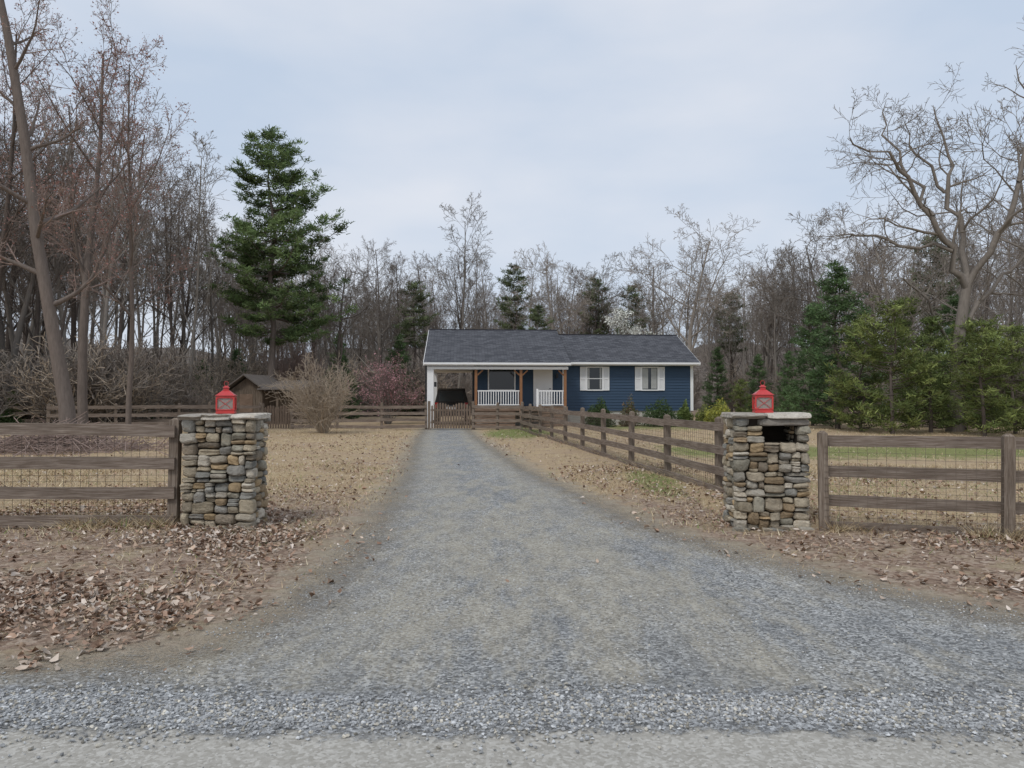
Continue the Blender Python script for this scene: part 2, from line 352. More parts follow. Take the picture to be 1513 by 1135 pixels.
# taller tufts along the fence lines and pillar feet
nt_=3500
tx_=np.concatenate([NR.uniform(-7,-4,nt_),NR.uniform(3.7,8,nt_),NR.uniform(0,1,nt_)*-3.2+3.7]); 
ty_=np.concatenate([8.88+NR.normal(0,.1,nt_),8.75-(tx_[nt_:2*nt_]-3.67)*.317+NR.normal(0,.1,nt_),9.7+(3.72-tx_[2*nt_:])*7.66+NR.normal(0,.15,nt_)])
kk=vnoise(tx_,ty_,5,77)>-.1; tx_,ty_=tx_[kk],ty_[kk]
X=np.concatenate([a[0] for a in A]);Y=np.concatenate([a[1] for a in A]);Z=np.concatenate([a[2] for a in A])
n0=len(X); X=np.concatenate([X,tx_]);Y=np.concatenate([Y,ty_]);Z=np.concatenate([Z,hgt(tx_,ty_,sdist(tx_,ty_))])
n=len(X); gp=np.array([(.6,.48,.3),(.52,.4,.24),(.7,.6,.42),(.42,.31,.19),(.55,.42,.27)])
c=gp[NR.integers(0,5,n)]*NR.uniform(.75,1.15,(n,1))
g=(NR.random(n)<.05)|((X>4)&(np.abs(Y-21)<3)&(NR.random(n)<.4))|((np.abs(X-.4)<1.6)&(np.abs(Y-32)<3.5)&(NR.random(n)<.75))|((X>3.6)&(np.abs(Y-12.5)<2)&(NR.random(n)<.2))
c[g]=np.array([.19,.26,.08])
h=NR.uniform(.02,.08,n)*np.where(Y>17,1.1,1); h[n0:]*=2.2
blades('dry_grass',X,Y,Z-.005,h,NR.uniform(.0022,.005,n)*(1+Y/14),c,mGrass,.9)
# ------------------------------------------------------------ stone pillars
def cubesurf(n):
    idx={};V=[];Fc=[]
    def g(p):
        k=tuple(np.round(p,5))
        if k not in idx: idx[k]=len(V);V.append(p)
        return idx[k]
    for ax in range(3):
        for sgn in(-1,1):
            for i in range(n):
                for j in range(n):
                    q=[]
                    for a,b in((0,0),(1,0),(1,1),(0,1)):
                        p=[0,0,0];p[ax]=sgn;p[(ax+1)%3]=-1+2*(i+a)/n;p[(ax+2)%3]=-1+2*(j+b)/n;q.append(g(tuple(p)))
                    Fc.append(q if sgn>0 else q[::-1])
    return np.array(V),np.array(Fc)
CV,CF=cubesurf(6)
spal=[(.47,.4,.29),(.42,.385,.32),(.36,.34,.3),(.58,.51,.4),(.5,.37,.22),(.3,.25,.19),(.44,.375,.28),(.62,.56,.46),(.39,.36,.285),(.4,.3,.19),(.5,.43,.32),(.33,.32,.285)]
class Stones:
    def __init__(s): s.V=[];s.F=[];s.C=[];s.n=0
    def add(s,c,dim,j=.27,p=4.5,rough=.03,col=None,rot=None):
        c=np.array(c);dim=np.array(dim)
        off=NR.uniform(-j,j*.45,(8,3))*np.sign(np.array([[(1 if k&1 else -1),(1 if k&2 else -1),(1 if k&4 else -1)] for k in range(8)])); q=CV/((np.abs(CV)**p).sum(1)**(1/p))[:,None]*1.08
        w=0
        for k in range(8):
            sx,sy,sz=(1 if k&1 else -1),(1 if k&2 else -1),(1 if k&4 else -1)
            w=w+((1+sx*CV[:,0])*(1+sy*CV[:,1])*(1+sz*CV[:,2])/8)[:,None]*off[k]
        f1,f2,f3=NR.uniform(1.5,4,3); ph=NR.uniform(0,6,3)
        lump=.08*np.stack([np.sin(CV[:,1]*f1+ph[0]),np.sin(CV[:,2]*f2+ph[1]),np.sin(CV[:,0]*f3+ph[2])],1)
        v=(q+w+lump)*dim/2+NR.normal(0,rough,CV.shape)*min(dim)*.5+c
        s.V.append(v);s.F.append(CF+s.n);s.n+=len(CV)
        col=col or R.choice(spal); col=np.array(col)*R.uniform(.65,1.15)
        s.C.append(np.repeat(col[None],len(CV),0))
    def split(s,a0,a1,b0,b1,out):
        w,h=a1-a0,b1-b0
        if h>.34: t=R.uniform(.3,.7); s.split(a0,a1,b0,b0+h*t,out);s.split(a0,a1,b0+h*t,b1,out)
        elif w>R.uniform(.18,.42): t=R.uniform(.3,.7); s.split(a0,a0+w*t,b0,b1,out);s.split(a0+w*t,a1,b0,b1,out)
        elif h>R.uniform(.08,.2): t=R.uniform(.3,.7); s.split(a0,a1,b0,b0+h*t,out);s.split(a0,a1,b0+h*t,b1,out)
        elif w>.24 and R.random()<.3: t=R.uniform(.35,.65); s.split(a0,a0+w*t,b0,b1,out);s.split(a0+w*t,a1,b0,b1,out)
        else: out.append((a0,a1,b0,b1))
    def face(s,rects,side,W,D):
        g=.003; dp=.17
        for a0,a1,b0,b1 in rects:
            o=[]; s.split(a0,a1,b0,b1,o)
            for r in o:
                ca=(r[0]+r[1])/2;cb=(r[2]+r[3])/2;la=r[1]-r[0]-g;lb=r[3]-r[2]-g; pr=R.uniform(-.025,.03)
                if side=='f': s.add((ca,-D/2+dp/2-pr,cb),(la,dp,lb))
                elif side=='b': s.add((ca,D/2-dp/2+pr,cb),(la,dp,lb))
                elif side=='l': s.add((-W/2+dp/2-pr,ca,cb),(dp,la,lb))
                else: s.add((W/2-dp/2+pr,ca,cb),(dp,la,lb))
def pillar(loc,W,D,H,rz,niche):
    e=empty('stone_pillar',loc,rz); S=Stones(); top=H-.06
    if niche:
        n0,n1,m0,m1=niche
        fr=[(-W/2,W/2,0,m0),(-W/2,n0,m0,m1),(n1,W/2,m0,m1)]
        S.face(fr,'f',W,D)
        S.add(((n0+n1)/2+.03,-D/2+.09,(m1+top)/2),(W*.62,.2,top-m1-.006),col=(.4,.36,.31),j=.08,p=8); S.add((-W/2+.09,-D/2+.09,(m1+top)/2),(.17,.18,top-m1)); S.add((W/2-.06,-D/2+.09,(m1+top)/2),(.12,.18,top-m1))
    else: S.face([(-W/2,W/2,0,top)],'f',W,D)
    S.face([(-W/2,W/2,0,top)],'b',W,D)
    for sd_ in 'lr': S.face([(-D/2+.15,D/2-.15,0,top)],sd_,W,D)
    for k in range(7): S.add((R.uniform(-W/2,W/2),-D/2-.02,R.uniform(0,.03)),(R.uniform(.1,.24),.1,.07))
    obj('stones',npmesh('stones',np.concatenate(S.V),[(np.concatenate(S.F),0)],[mStone],col=np.concatenate(S.C)),e)
    mb=MB(); i=.065
    if niche:
        mb.box(-W/2+i,W/2-i,-D/2+i,D/2-i,0,m0); mb.box(-W/2+i,W/2-i,-D/2+i,D/2-i,m1,top-.01)
        mb.box(-W/2+i,n0,-D/2+i,D/2-i,m0,m1); mb.box(n1,W/2-i,-D/2+i,D/2-i,m0,m1); mb.box(n0,n1,D/2-.2,D/2-i,m0,m1)
    else: mb.box(-W/2+i,W/2-i,-D/2+i,D/2-i,0,top-.01)
    mb.obj('core',[mMortar],e)
    C=Stones(); x0=-W/2-.02; ws=[.3,.38,.32] if not niche else [.45,.55]
    for w in ws:
        ww=w*(W+.04); C.add((x0+ww/2,R.uniform(-.015,.015),H-.035+R.uniform(-.005,.005)),(ww-.004,D+.05,.068),j=.09,p=9,rough=.05,col=(.6,.55,.47)); x0+=ww
    obj('capstone',npmesh('capstone',np.concatenate(C.V),[(np.concatenate(C.F),0)],[mStone],col=np.concatenate(C.C)),e)
    return e
pillar((-3.52,9.17,.0),.86,.62,1.39,rad(2),None)
pillar((3.12,9.2,.0),.88,.64,1.40,rad(-2),(-.11,.3,1.05,1.25))
# ------------------------------------------------------------ lanterns
mRed=simple('red_enamel',(.55,.05,.045),.35,.5,.25,18)
mRedD=simple('red_enamel_roof',(.5,.045,.045),.35,.5,.25,18)
mPane=NM('frosted_pane',.15,.5); mPane.col((.62,.56,.5)); mPane.b.inputs['Transmission Weight'].default_value=.6; mPane=mPane.m
mWax=simple('wax',(.75,.7,.6),.5,.3,.05,5)
def lantern(loc,rz,s=1):
    e=empty('red_lantern',loc,rz); e.scale=(s*.86,s*.86,s)
    a=.118;mb=MB(); mb.box(-a-.01,a+.01,-a-.01,a+.01,0,.028); mb.box(-a,a,-a,a,.028,.04)
    for sx in(-1,1):
        for sy in(-1,1): mb.box(sx*a-.011,sx*a+.011,sy*a-.011,sy*a+.011,.04,.205)
    mb.box(-a-.004,a+.004,-a-.004,a+.004,.205,.222)
    for q in range(4):
        c,s_=[(1,0),(0,1),(-1,0),(0,-1)][q]
        def T(u,z,o=a): return (c*o-s_*u, s_*o+c*u, z)
        mb.beam(T(-a,.045),T(a,.2),.006);mb.beam(T(-a,.2),T(a,.045),.006); mb.beam(T(-a,.048),T(a,.048),.012); mb.beam(T(-a,.198),T(a,.198),.012)
    mb.obj('frame',[mRed],e,bevel=.002)
    mb=MB(); mb.frustum(0,0,.223,.232,a+.022,a+.022,a+.018,a+.018); mb.frustum(0,0,.233,.292,a+.008,a+.008,.044,.044)
    mb.frustum(0,0,.293,.325,.036,.036,.036,.036); mb.frustum(0,0,.326,.35,.05,.05,.012,.012); mb.obj('roof',[mRedD],e,bevel=.003)
    mb=MB(); n=20
    for i in range(n):
        t0,t1=2*math.pi*i/n,2*math.pi*(i+1)/n; mb.beam((.03*math.cos(t0),0,.376+.03*math.sin(t0)),(.03*math.cos(t1),0,.376+.03*math.sin(t1)),.006)
    mb.obj('ring',[mRedD],e)
    mb=MB(); b=a-.012
    mb.box(-b,b,-b-.002,-b,.041,.204);mb.box(-b,b,b,b+.002,.041,.204);mb.box(-b-.002,-b,-b+.003,b-.003,.041,.204);mb.box(b,b+.002,-b+.003,b-.003,.041,.204); mb.obj('panes',[mPane],e)
    mb=MB(); mb.cyl((0,0,.041),.035,.09,n=20); mb.obj('candle',[mWax],e)
lantern((-3.5,9.12,1.392),rad(14),.97); lantern((3.07,9.12,1.402),rad(-9),.97)
# ------------------------------------------------------------ fences
def fence(name,p0,p1,zs,sp=2.4,side=-1,ph=1.3,wire=True,rh=.14,wz_=None):
    L=math.dist(p0,p1); ang=math.atan2(p1[1]-p0[1],p1[0]-p0[0]); mb=MB(); n=max(1,round(L/sp)); s=L/n
    for i in range(n+1):
        tx,ty=R.uniform(-.015,.015),R.uniform(-.015,.015); hh=ph+R.uniform(-.03,.03); X=i*s
        mb.box(X-.055,X+.055,-.055,.055,-.1,hh,1,tilt=lambda v:(v[0]+tx*v[2],v[1]+ty*v[2],v[2]))
        mb.frustum(X+tx*hh,ty*hh,hh+.001,hh+.03,.05,.05,.02,.02,1)
    for z0 in zs:
        k=0
        while k<n:
            sp_=min(2,n-k); x0,x1=k*s-.05+.004,(k+sp_)*s+ (.05 if k+sp_==n else -.05)-.004
            a,b=R.uniform(-.02,.02),R.uniform(-.02,.02); yo=side*(.078)
            mid=R.uniform(-.012,.012); NS=6; vs=[]
            for q in range(NS+1):
                t=q/NS; xx=x0+(x1-x0)*t; zz=z0+a+(b-a)*t+mid*math.sin(math.pi*t); w=rh/2+R.uniform(-.003,.003)
                vs+= [(xx,yo-.02,zz-w),(xx,yo+.02,zz-w),(xx,yo+.02,zz+w),(xx,yo-.02,zz+w)]
            qs=[(3,2,1,0),(4*NS,4*NS+1,4*NS+2,4*NS+3)]
            for q in range(NS):
                for r_ in range(4): qs.append((4*q+r_,4*q+(r_+1)%4,4*q+4+(r_+1)%4,4*q+4+r_))
            mb.add(vs,qs,m=0); k+=sp_
    if wire:
        yo=-side*.06; top=max(zs)-.02; w=.0017
        for xx in np.arange(.06,L,.1): mb.box(xx-w,xx+w,yo-w,yo+w,.03,top,2)
        for zz in np.arange(.05,top,.075): mb.box(0,L,yo+w+.0005,yo+3*w+.0005,zz-w,zz+w,2)
    return mb.obj(name,[mRail,mPost,mWire],None,(p0[0],p0[1],0),ang)
fence('wooden_rail_fence',(-11.25,8.75),(-4.06,8.95),[1.2,.82,.465,.115],side=-1,ph=1.3)
fence('wooden_rail_fence',(3.67,8.78),(12.6,5.95),[1.08,.71,.355,.06],sp=1.85,side=1,ph=1.17,rh=.13)
fence('wooden_rail_fence',(3.72,9.7),(.47,34.6),[1.1,.74,.4,.08],sp=2.4,side=1,ph=1.24,rh=.13)
fence('wooden_rail_fence',(-10.6,36.),(-4.15,36.),[1.1,.78,.46,.14],sp=2.1,wire=False)
fence('wooden_rail_fence',(-1.85,35.9),(.47,34.9),[1.1,.78,.46,.14],sp=1.2,wire=False)
fence('wooden_rail_fence',(-34,35.),(-12.15,36.),[1.1,.78,.46,.14],sp=2.4,wire=False)
fence('wooden_rail_fence',(-19,30.5),(-12.3,33.5),[1.15,.8,.45],sp=2.4,wire=False)
def picket_gate(loc,w,h,rz=0):
    e=empty('picket_gate',loc,rz); mb=MB(); n=int(w/.125)
    for i in range(n):
        X=-w/2+w*(i+.5)/n; hh=h-.16+.16*math.sin(math.pi*((i+.5)/n*2%1))
        mb.box(X-.045,X+.045,-.02,.0,.06,hh); mb.add([(X-.045,-.02,hh),(X+.045,-.02,hh),(X+.045,0,hh),(X-.045,0,hh),(X,-.02,hh+.05),(X,0,hh+.05)],[(0,3,5,4),(1,4,5,2)],[(0,4,1),(3,2,5)])
    mb.obj('pickets',[mPicket],e)
    mb=MB(); 
    for zz in(.3,.9): mb.box(-w/2,w/2,.002,.04,zz,zz+.09)
    mb.beam((-w/2,.06,.35),(0,.06,.95),.06); mb.beam((w/2,.06,.35),(0,.06,.95),.06)
    for X in(-w/2-.08,w/2+.08): mb.box(X-.06,X+.06,-.06,.06,0,h+.12)
    mb.obj('frame',[mPost],e)
picket_gate((-2.95,36.,0),1.95,1.26); picket_gate((-11.35,36,0),1.25,1.15)
# ------------------------------------------------------------ house
mSid=NM('navy_siding',.5,.35); co=mSid.coord('Object',(.6,1,6)); n_=mSid.noise(co,2,4); mSid.col(mSid.mix(n_,(.026,.054,.095),(.038,.073,.125))); mSid=mSid.m
mWhite=simple('white_trim',(.8,.8,.79),.5,.3,.05,3)
mNatural=simple('porch_post_wood',(.26,.13,.065),.7,.2,.25,8)
mFound=simple('foundation_block',(.5,.48,.43),.9,.1,.15,5)
m=NM('asphalt_shingles',.95,.1); co=m.coord(); br=m.n('ShaderNodeTexBrick')
tc=m.n('ShaderNodeCombineXYZ'); sx=m.n('ShaderNodeSeparateXYZ'); m.L(co,sx.inputs[0]); m.L(sx.outputs[0],tc.inputs[0]); m.L(sx.outputs[1],tc.inputs[1]); m.L(tc.outputs[0],br.inputs['Vector'])
br.inputs['Scale'].default_value=1; br.inputs['Brick Width'].default_value=.33; br.inputs['Row Height'].default_value=.17; br.inputs['Mortar Size'].default_value=.012
br.inputs['Color1'].default_value=(.055,.058,.066,1); br.inputs['Color2'].default_value=(.13,.133,.146,1); br.inputs['Mortar'].default_value=(.035,.035,.042,1)
cc=m.mix(m.math('MULTIPLY',m.noise(co,3,7,.75),.5),br.outputs[0],(.08,.082,.09)); m.col(cc); mRoof=m.m
m=NM('window_glass',.08,.6); m.col((.02,.025,.028)); mGlass=m.m
mCurt=simple('curtain',(.5,.5,.47),.8,.2,.2,6)
mBlack=simple('black_metal',(.015,.015,.016),.3,.5,.1,5)
H=empty('blue_house',(2.8,40.4,0),rad(3.7))
mb=MB(); mb.box(-4.85,7.1,.03,8,.82,3.3)
mb.add([(7.1,.03,3.3),(7.1,8,3.3),(7.1,4,5.15),(7.0,.03,3.3),(7.0,8,3.3),(7.0,4,5.15)],[(0,3,5,2),(1,2,5,4)],[(0,1,2),(3,5,4)])
for u in(-7.3,-.02):
    mb.add([(u,-1.6,3.22),(u,8,3.6),(u,4,5.4),(u+.1,-1.6,3.22),(u+.1,8,3.6),(u+.1,4,5.4)],[(0,3,5,2),(1,2,5,4)],[(0,2,1),(3,4,5)])
mb.obj('walls',[mSid],H)
mb=MB()
z=.82
while z<3.28:
    z1=min(z+.155,3.3)
    for a,b in((-4.85,7.1),): mb.add([(a,-.006,z),(b,-.006,z),(b,.027,z1),(a,.027,z1),(a,.03,z),(b,.03,z)],[(0,1,2,3),(4,5,1,0)])
    mb.add([(-4.88,.03,z),(-4.88,8,z),(-4.855,8,z1),(-4.855,.03,z1)],[(0,3,2,1)])
    mb.add([(7.13,.03,z),(7.13,8,z),(7.105,8,z1),(7.105,.03,z1)],[(0,1,2,3)])
    z=z1
mb.obj('lap_siding',[mSid],H)
mb=MB(); mb.box(-4.8,7.06,.06,7.95,-.1,.82); 
mb.obj('foundation',[mFound],H)
def roof(u0,u1,ve,ze,vr,zr,vb,zb,name,rakes):
    mb=MB(); t=.13
    for (va,za,vc,zc) in((ve,ze,vr,zr),(vr,zr,vb,zb)):
        mb.add([(u0,va,za),(u1,va,za),(u1,vc,zc),(u0,vc,zc),(u0,va,za-t),(u1,va,za-t),(u1,vc,zc-t),(u0,vc,zc-t)],[(0,1,2,3),(7,6,5,4),(4,5,1,0),(1,5,6,2),(0,3,7,4),(3,2,6,7)])
    mb.box(u0,u1,vr-.1,vr+.1,zr-.03,zr+.025)
    mb.obj(name,[mRoof],H)
    mb=MB(); mb.box(u0,u1,ve-.03,ve-.004,ze-.17,ze-.02); mb.box(u0,u1,ve-.12,ve-.033,ze-.12,ze-.03)
    for u in rakes:
        s=-1 if u==u0 else 1; a,b=sorted((u+s*.004,u+s*.03))
        for (va,za,vc,zc) in((ve,ze,vr,zr),(vr,zr,vb,zb)):
            mb.add([(a,va,za-.02),(b,va,za-.02),(b,vc,zc-.02),(a,vc,zc-.02),(a,va,za-.17),(b,va,za-.17),(b,vc,zc-.17),(a,vc,zc-.17)],[(0,1,2,3),(7,6,5,4),(4,5,1,0),(1,5,6,2),(0,3,7,4),(3,2,6,7)])
    mb.obj(name+'_fascia_gutter',[mWhite],H)
roof(-7.45,.12,-1.95,3.36,4,5.56,8.4,3.8,'porch_roof',(-7.45,))
roof(.16,7.4,-.45,3.46,4,5.3,8.4,3.46,'main_roof',(7.4,))
mb=MB(); mb.box(-7.28,-.03,-1.7,7.9,3.13,3.17); mb.box(.0,7.3,-.4,0,3.28,3.32); mb.obj('ceiling_soffit',[mWhite],H)
mb=MB(); mb.box(-7.28,-6.95,-1.8,-1.5,0,3.12); mb.box(-7.25,-7.05,1.4,1.6,0,3.12); mb.box(-7.25,-7.05,6.,6.2,0,3.12)
mb.box(-7.28,-.0,-1.82,-1.66,3.0,3.128)
mb.box(7.0,7.14,-.03,-.008,.82,3.28); mb.box(7.132,7.16,-.03,.1,.82,3.28)
mb.box(-.06,.06,-.03,-.008,.82,3.12)
mb.obj('white_columns_trim',[mWhite],H)
mb=MB(); mb.box(-7.38,-7.3,-1.75,-1.68,.3,3.2); mb.box(-6.93,-6.8,-1.75,-1.6,2.1,2.35); mb.obj('downspout',[mBlack],H)
mb=MB()
for u in(-4.78,-2.45,-.15): mb.box(u-.07,u+.07,-1.75,-1.61,1.08,2.995)
for u in (-4.78,-.15,-2.45):
    for s in(-1,1):
        if (u==-4.78 and s<0) or (u==-.15 and s>0): continue
        mb.beam((u+s*.07,-1.68,2.7),(u+s*.35,-1.68,2.96),.07)
mb.obj('porch_posts',[mNatural],H)
mb=MB(); 
for i in range(12): mb.box(-4.85,-.02,-1.78+i*.15,-1.78+i*.15+.142,1.04,1.08)
mb.box(-4.85,-.02,-1.77,-1.73,.86,1.035)
for i in range(5): mb.box(-4.85,-2.75,-1.72,-1.69,.06+i*.165,.06+i*.165+.13)
for i in range(5): mb.box(-1.5,-.02,-1.72,-1.69,.06+i*.165,.06+i*.165+.13)
for u in(-4.8,-3.8,-2.8,-1.45,-.1): mb.box(u-.05,u+.05,-1.68,-1.6,0,1.03)
for i in range(6):
    mb.box(-2.5,-1.6,-1.8-.26*(i+1),-1.8-.26*i+.02,.9-.17*i-.04,.9-.17*i)
for u in(-2.55,-1.6): mb.add([(u,-1.8,1.0),(u,-3.3,.0),(u,-1.8,.75),(u+.05,-1.8,1.0),(u+.05,-3.3,.0),(u+.05,-1.8,.75)],[(0,1,4,3),(1,2,5,4)],[(0,2,1),(3,4,5)])
mb.obj('porch_deck_steps',[mDeck],H)
mb=MB(); 
for a,b in((-4.7,-2.53),(-1.6,-.23)):
    mb.box(a,b,-1.71,-1.65,1.86,1.92); mb.box(a,b,-1.7,-1.66,1.15,1.2); k=int((b-a)/.125)
    for i in range(k): X=a+(b-a)*(i+.5)/k; mb.box(X-.02,X+.02,-1.7,-1.66,1.201,1.859)
for u in(-1.6,): mb.box(u-.05,u+.05,-1.73,-1.63,1.08,2.0)
mb.obj('porch_railing',[mWhite],H)
def window(u0,u1,z0,z1,shut=True,mull=2,curt=True,nm='window'):
    mb=MB(); f=.06
    mb.box(u0-f,u1+f,-.055,-.008,z1,z1+f);mb.box(u0-f,u1+f,-.07,-.008,z0-f,z0);mb.box(u0-f,u0,-.055,-.008,z0+.001,z1-.001);mb.box(u1,u1+f,-.055,-.008,z0+.001,z1-.001)
    zm=(z0+z1)/2; 
    if mull>1: mb.box(u0,u1,-.05,-.03,zm-.02,zm+.02)
    if mull==2: mb.box((u0+u1)/2-.01,(u0+u1)/2+.01,-.042,-.03,z0,zm-.026); mb.box((u0+u1)/2-.01,(u0+u1)/2+.01,-.042,-.03,zm+.026,z1)
    if shut:
        for a,b in((u0-f-.34,u0-f-.004),(u1+f+.004,u1+f+.34)):
            mb.box(a,a+.05,-.06,-.008,z0-.05,z1+.05);mb.box(b-.05,b,-.06,-.008,z0-.05,z1+.05)
            for zz in(z0-.05,zm-.03,z1-.01): mb.box(a+.051,b-.051,-.06,-.008,zz,zz+.06)
            zz=z0+.02
            while zz<z1-.03: mb.add([(a+.05,-.05,zz),(b-.05,-.05,zz),(b-.05,-.02,zz+.045),(a+.05,-.02,zz+.045)],[(0,1,2,3)]); zz+=.05
            mb.box(a+.05,b-.05,-.016,-.008,z0-.05,z1+.04)
    mb.obj(nm+'_frame',[mWhite],H)
    mb=MB(); mb.box(u0,u1,-.028,-.02,z0,z1,0)
    if curt:
        w=(u1-u0)*curt
        for a,b in((u0+.03,u0+w),(u1-w,u1-.03)):
            for i in range(5): A=a+(b-a)*i/5; mb.box(A,A+(b-a)/7,-.0295,-.0285,z0+.05,z1-.03,1)
    mb.obj(nm+'_glass',[mGlass,mCurt],H)
window(1.3,2.1,1.98,3.17,mull=3,curt=.15); window(4.32,5.16,1.98,3.17,mull=1,curt=.4); window(-4.05,-2.68,1.98,3.08,False,0,False)
mb=MB(); a,b=-1.58,-.68
mb.box(a-.07,a,-.05,-.008,1.08,3.09);mb.box(b,b+.07,-.05,-.008,1.08,3.09);mb.box(a-.07,b+.07,-.05,-.008,3.091,3.12)
mb.box(a,b,-.035,-.008,1.08,3.09)
for (x0,x1,z0,z1) in((a+.12,a+.4,1.25,1.85),(b-.4,b-.12,1.25,1.85),(a+.12,a+.4,1.98,2.9),(b-.4,b-.12,1.98,2.9)):
    mb.box(x0,x1,-.043,-.036,z0,z1); mb.box(x0+.04,x1-.04,-.05,-.044,z0+.04,z1-.04)
mb.obj('front_door',[mWhite],H)
mb=MB(); mb.cyl((b-.07,-.1,2.02),.03,.06,'y',12); mb.box(-.42,-.3,-.14,-.03,2.6,2.85); mb.obj('door_knob_lamp',[mBlack],H)
# ------------------------------------------------------------ car in carport (rear view)
CARp=empty('parked_car',(-3.3,40.6,.12),rad(3.7))
mCar=simple('dark_car_paint',(.015,.016,.018),.15,.6,.1,4)
mTire=simple('tire_rubber',(.02,.02,.02),.9,.1,.2,9); mTail=simple('tail_light',(.3,.01,.01),.2,.5,.1,4)
prof=[(0,.55),(0,1.0),(.12,1.12),(.45,1.85),(.7,1.93),(2.6,1.93),(3.3,1.2),(4.4,1.08),(4.6,.8),(4.6,.5)]
mb=MB(); vs=[];np_=len(prof)
for s_ in(-1,1):
    for (yv,zv) in prof:
        w=.92 if zv<1.15 else .92-.2*(zv-1.1)/.85; vs.append((s_*w,yv,zv))
mb.add(vs,[(i,i+1,np_+i+1,np_+i) for i in range(np_-1)]+[(0,np_,2*np_-1,np_-1)])
mb.add(vs,[(1,2,7,8),(0,1,8,9),(2,3,6,7),(3,4,5,6)]); mb.add(vs,[(np_+8,np_+7,np_+2,np_+1),(np_+9,np_+8,np_+1,np_),(np_+7,np_+6,np_+3,np_+2),(np_+6,np_+5,np_+4,np_+3)])
mb.obj('body',[mCar],CARp,bevel=.04,smooth=False)
mb=MB(); mb.add([(-.7,.16,1.22),(.7,.16,1.22),(.62,.41,1.78),(-.62,.41,1.78)],[(0,1,2,3)]); mb.obj('rear_window',[mGlass],CARp)
mb=MB(); mb.box(-.95,.95,-.1,.02,.45,.72); mb.obj('bumper',[mBlack],CARp,bevel=.03)
mb=MB(); mb.box(-.9,-.72,-.02,.03,.85,1.15); mb.box(.72,.9,-.02,.03,.85,1.15); mb.obj('tail_lights',[mTail],CARp)
mb=MB(); mb.box(-.26,.26,-.02,-.003,.78,.92); mb.obj('license_plate',[mWhite],CARp)
mb=MB(); [mb.cyl((sx_*.95-.12,yv,.25),.37,.24,'x',20) for sx_ in(-.85,.85) for yv in(.85,3.7)]; mb.obj('wheels',[mTire],CARp)
# ------------------------------------------------------------ shed
SH=empty('wooden_shed',(-13.7,41.5,0),rad(-6)); SH.scale=(1.1,1.1,1.12); mShed=wood('shed_boards',(12,12,1.2),(.07,.055,.042),(.16,.125,.095),(.25,.2,.155)); mShR=simple('shed_roof',(.15,.13,.115),.9,.1,.4,4)
mb=MB(); 
mb.box(-1.9,-.2,0,2.6,0,1.75); mb.add([(-1.9,0,1.75),(-.2,0,1.75),(-1.05,0,2.35),(-1.9,2.6,1.75),(-.2,2.6,1.75),(-1.05,2.6,2.35)],[],[(0,1,2),(3,5,4)])
for i in range(14): mb.box(-1.9+i*.123,-1.9+i*.123+.11,-.02,-.001,0,1.74)
mb.box(-.2,1.9,.9,2.6,0,1.6); [mb.box(X-.05,X+.05,-.05,.05,0,1.75) for X in(.6,1.85)]
mb.obj('walls',[mShed],SH)
mb=MB(); 
for s_ in(-1,1): mb.add([(-1.05,-.35,2.55),(-1.05,2.9,2.55),(-1.05+s_*1.15,2.9,1.75),(-1.05+s_*1.15,-.35,1.75),(-1.05,-.35,2.48),(-1.05,2.9,2.48),(-1.05+s_*1.15,2.9,1.68),(-1.05+s_*1.15,-.35,1.68)],BOXF)
mb.add([(-.3,-.4,1.82),(2.1,-.4,1.82),(2.1,2.8,2.3),(-.3,2.8,2.3),(-.3,-.4,1.76),(2.1,-.4,1.76),(2.1,2.8,2.24),(-.3,2.8,2.24)],BOXF)
mb.obj('roof',[mShR],SH)
mb=MB(); mb.box(-1.4,-.7,-.04,-.021,.05,1.55); mb.obj('door',[mDeck],SH)
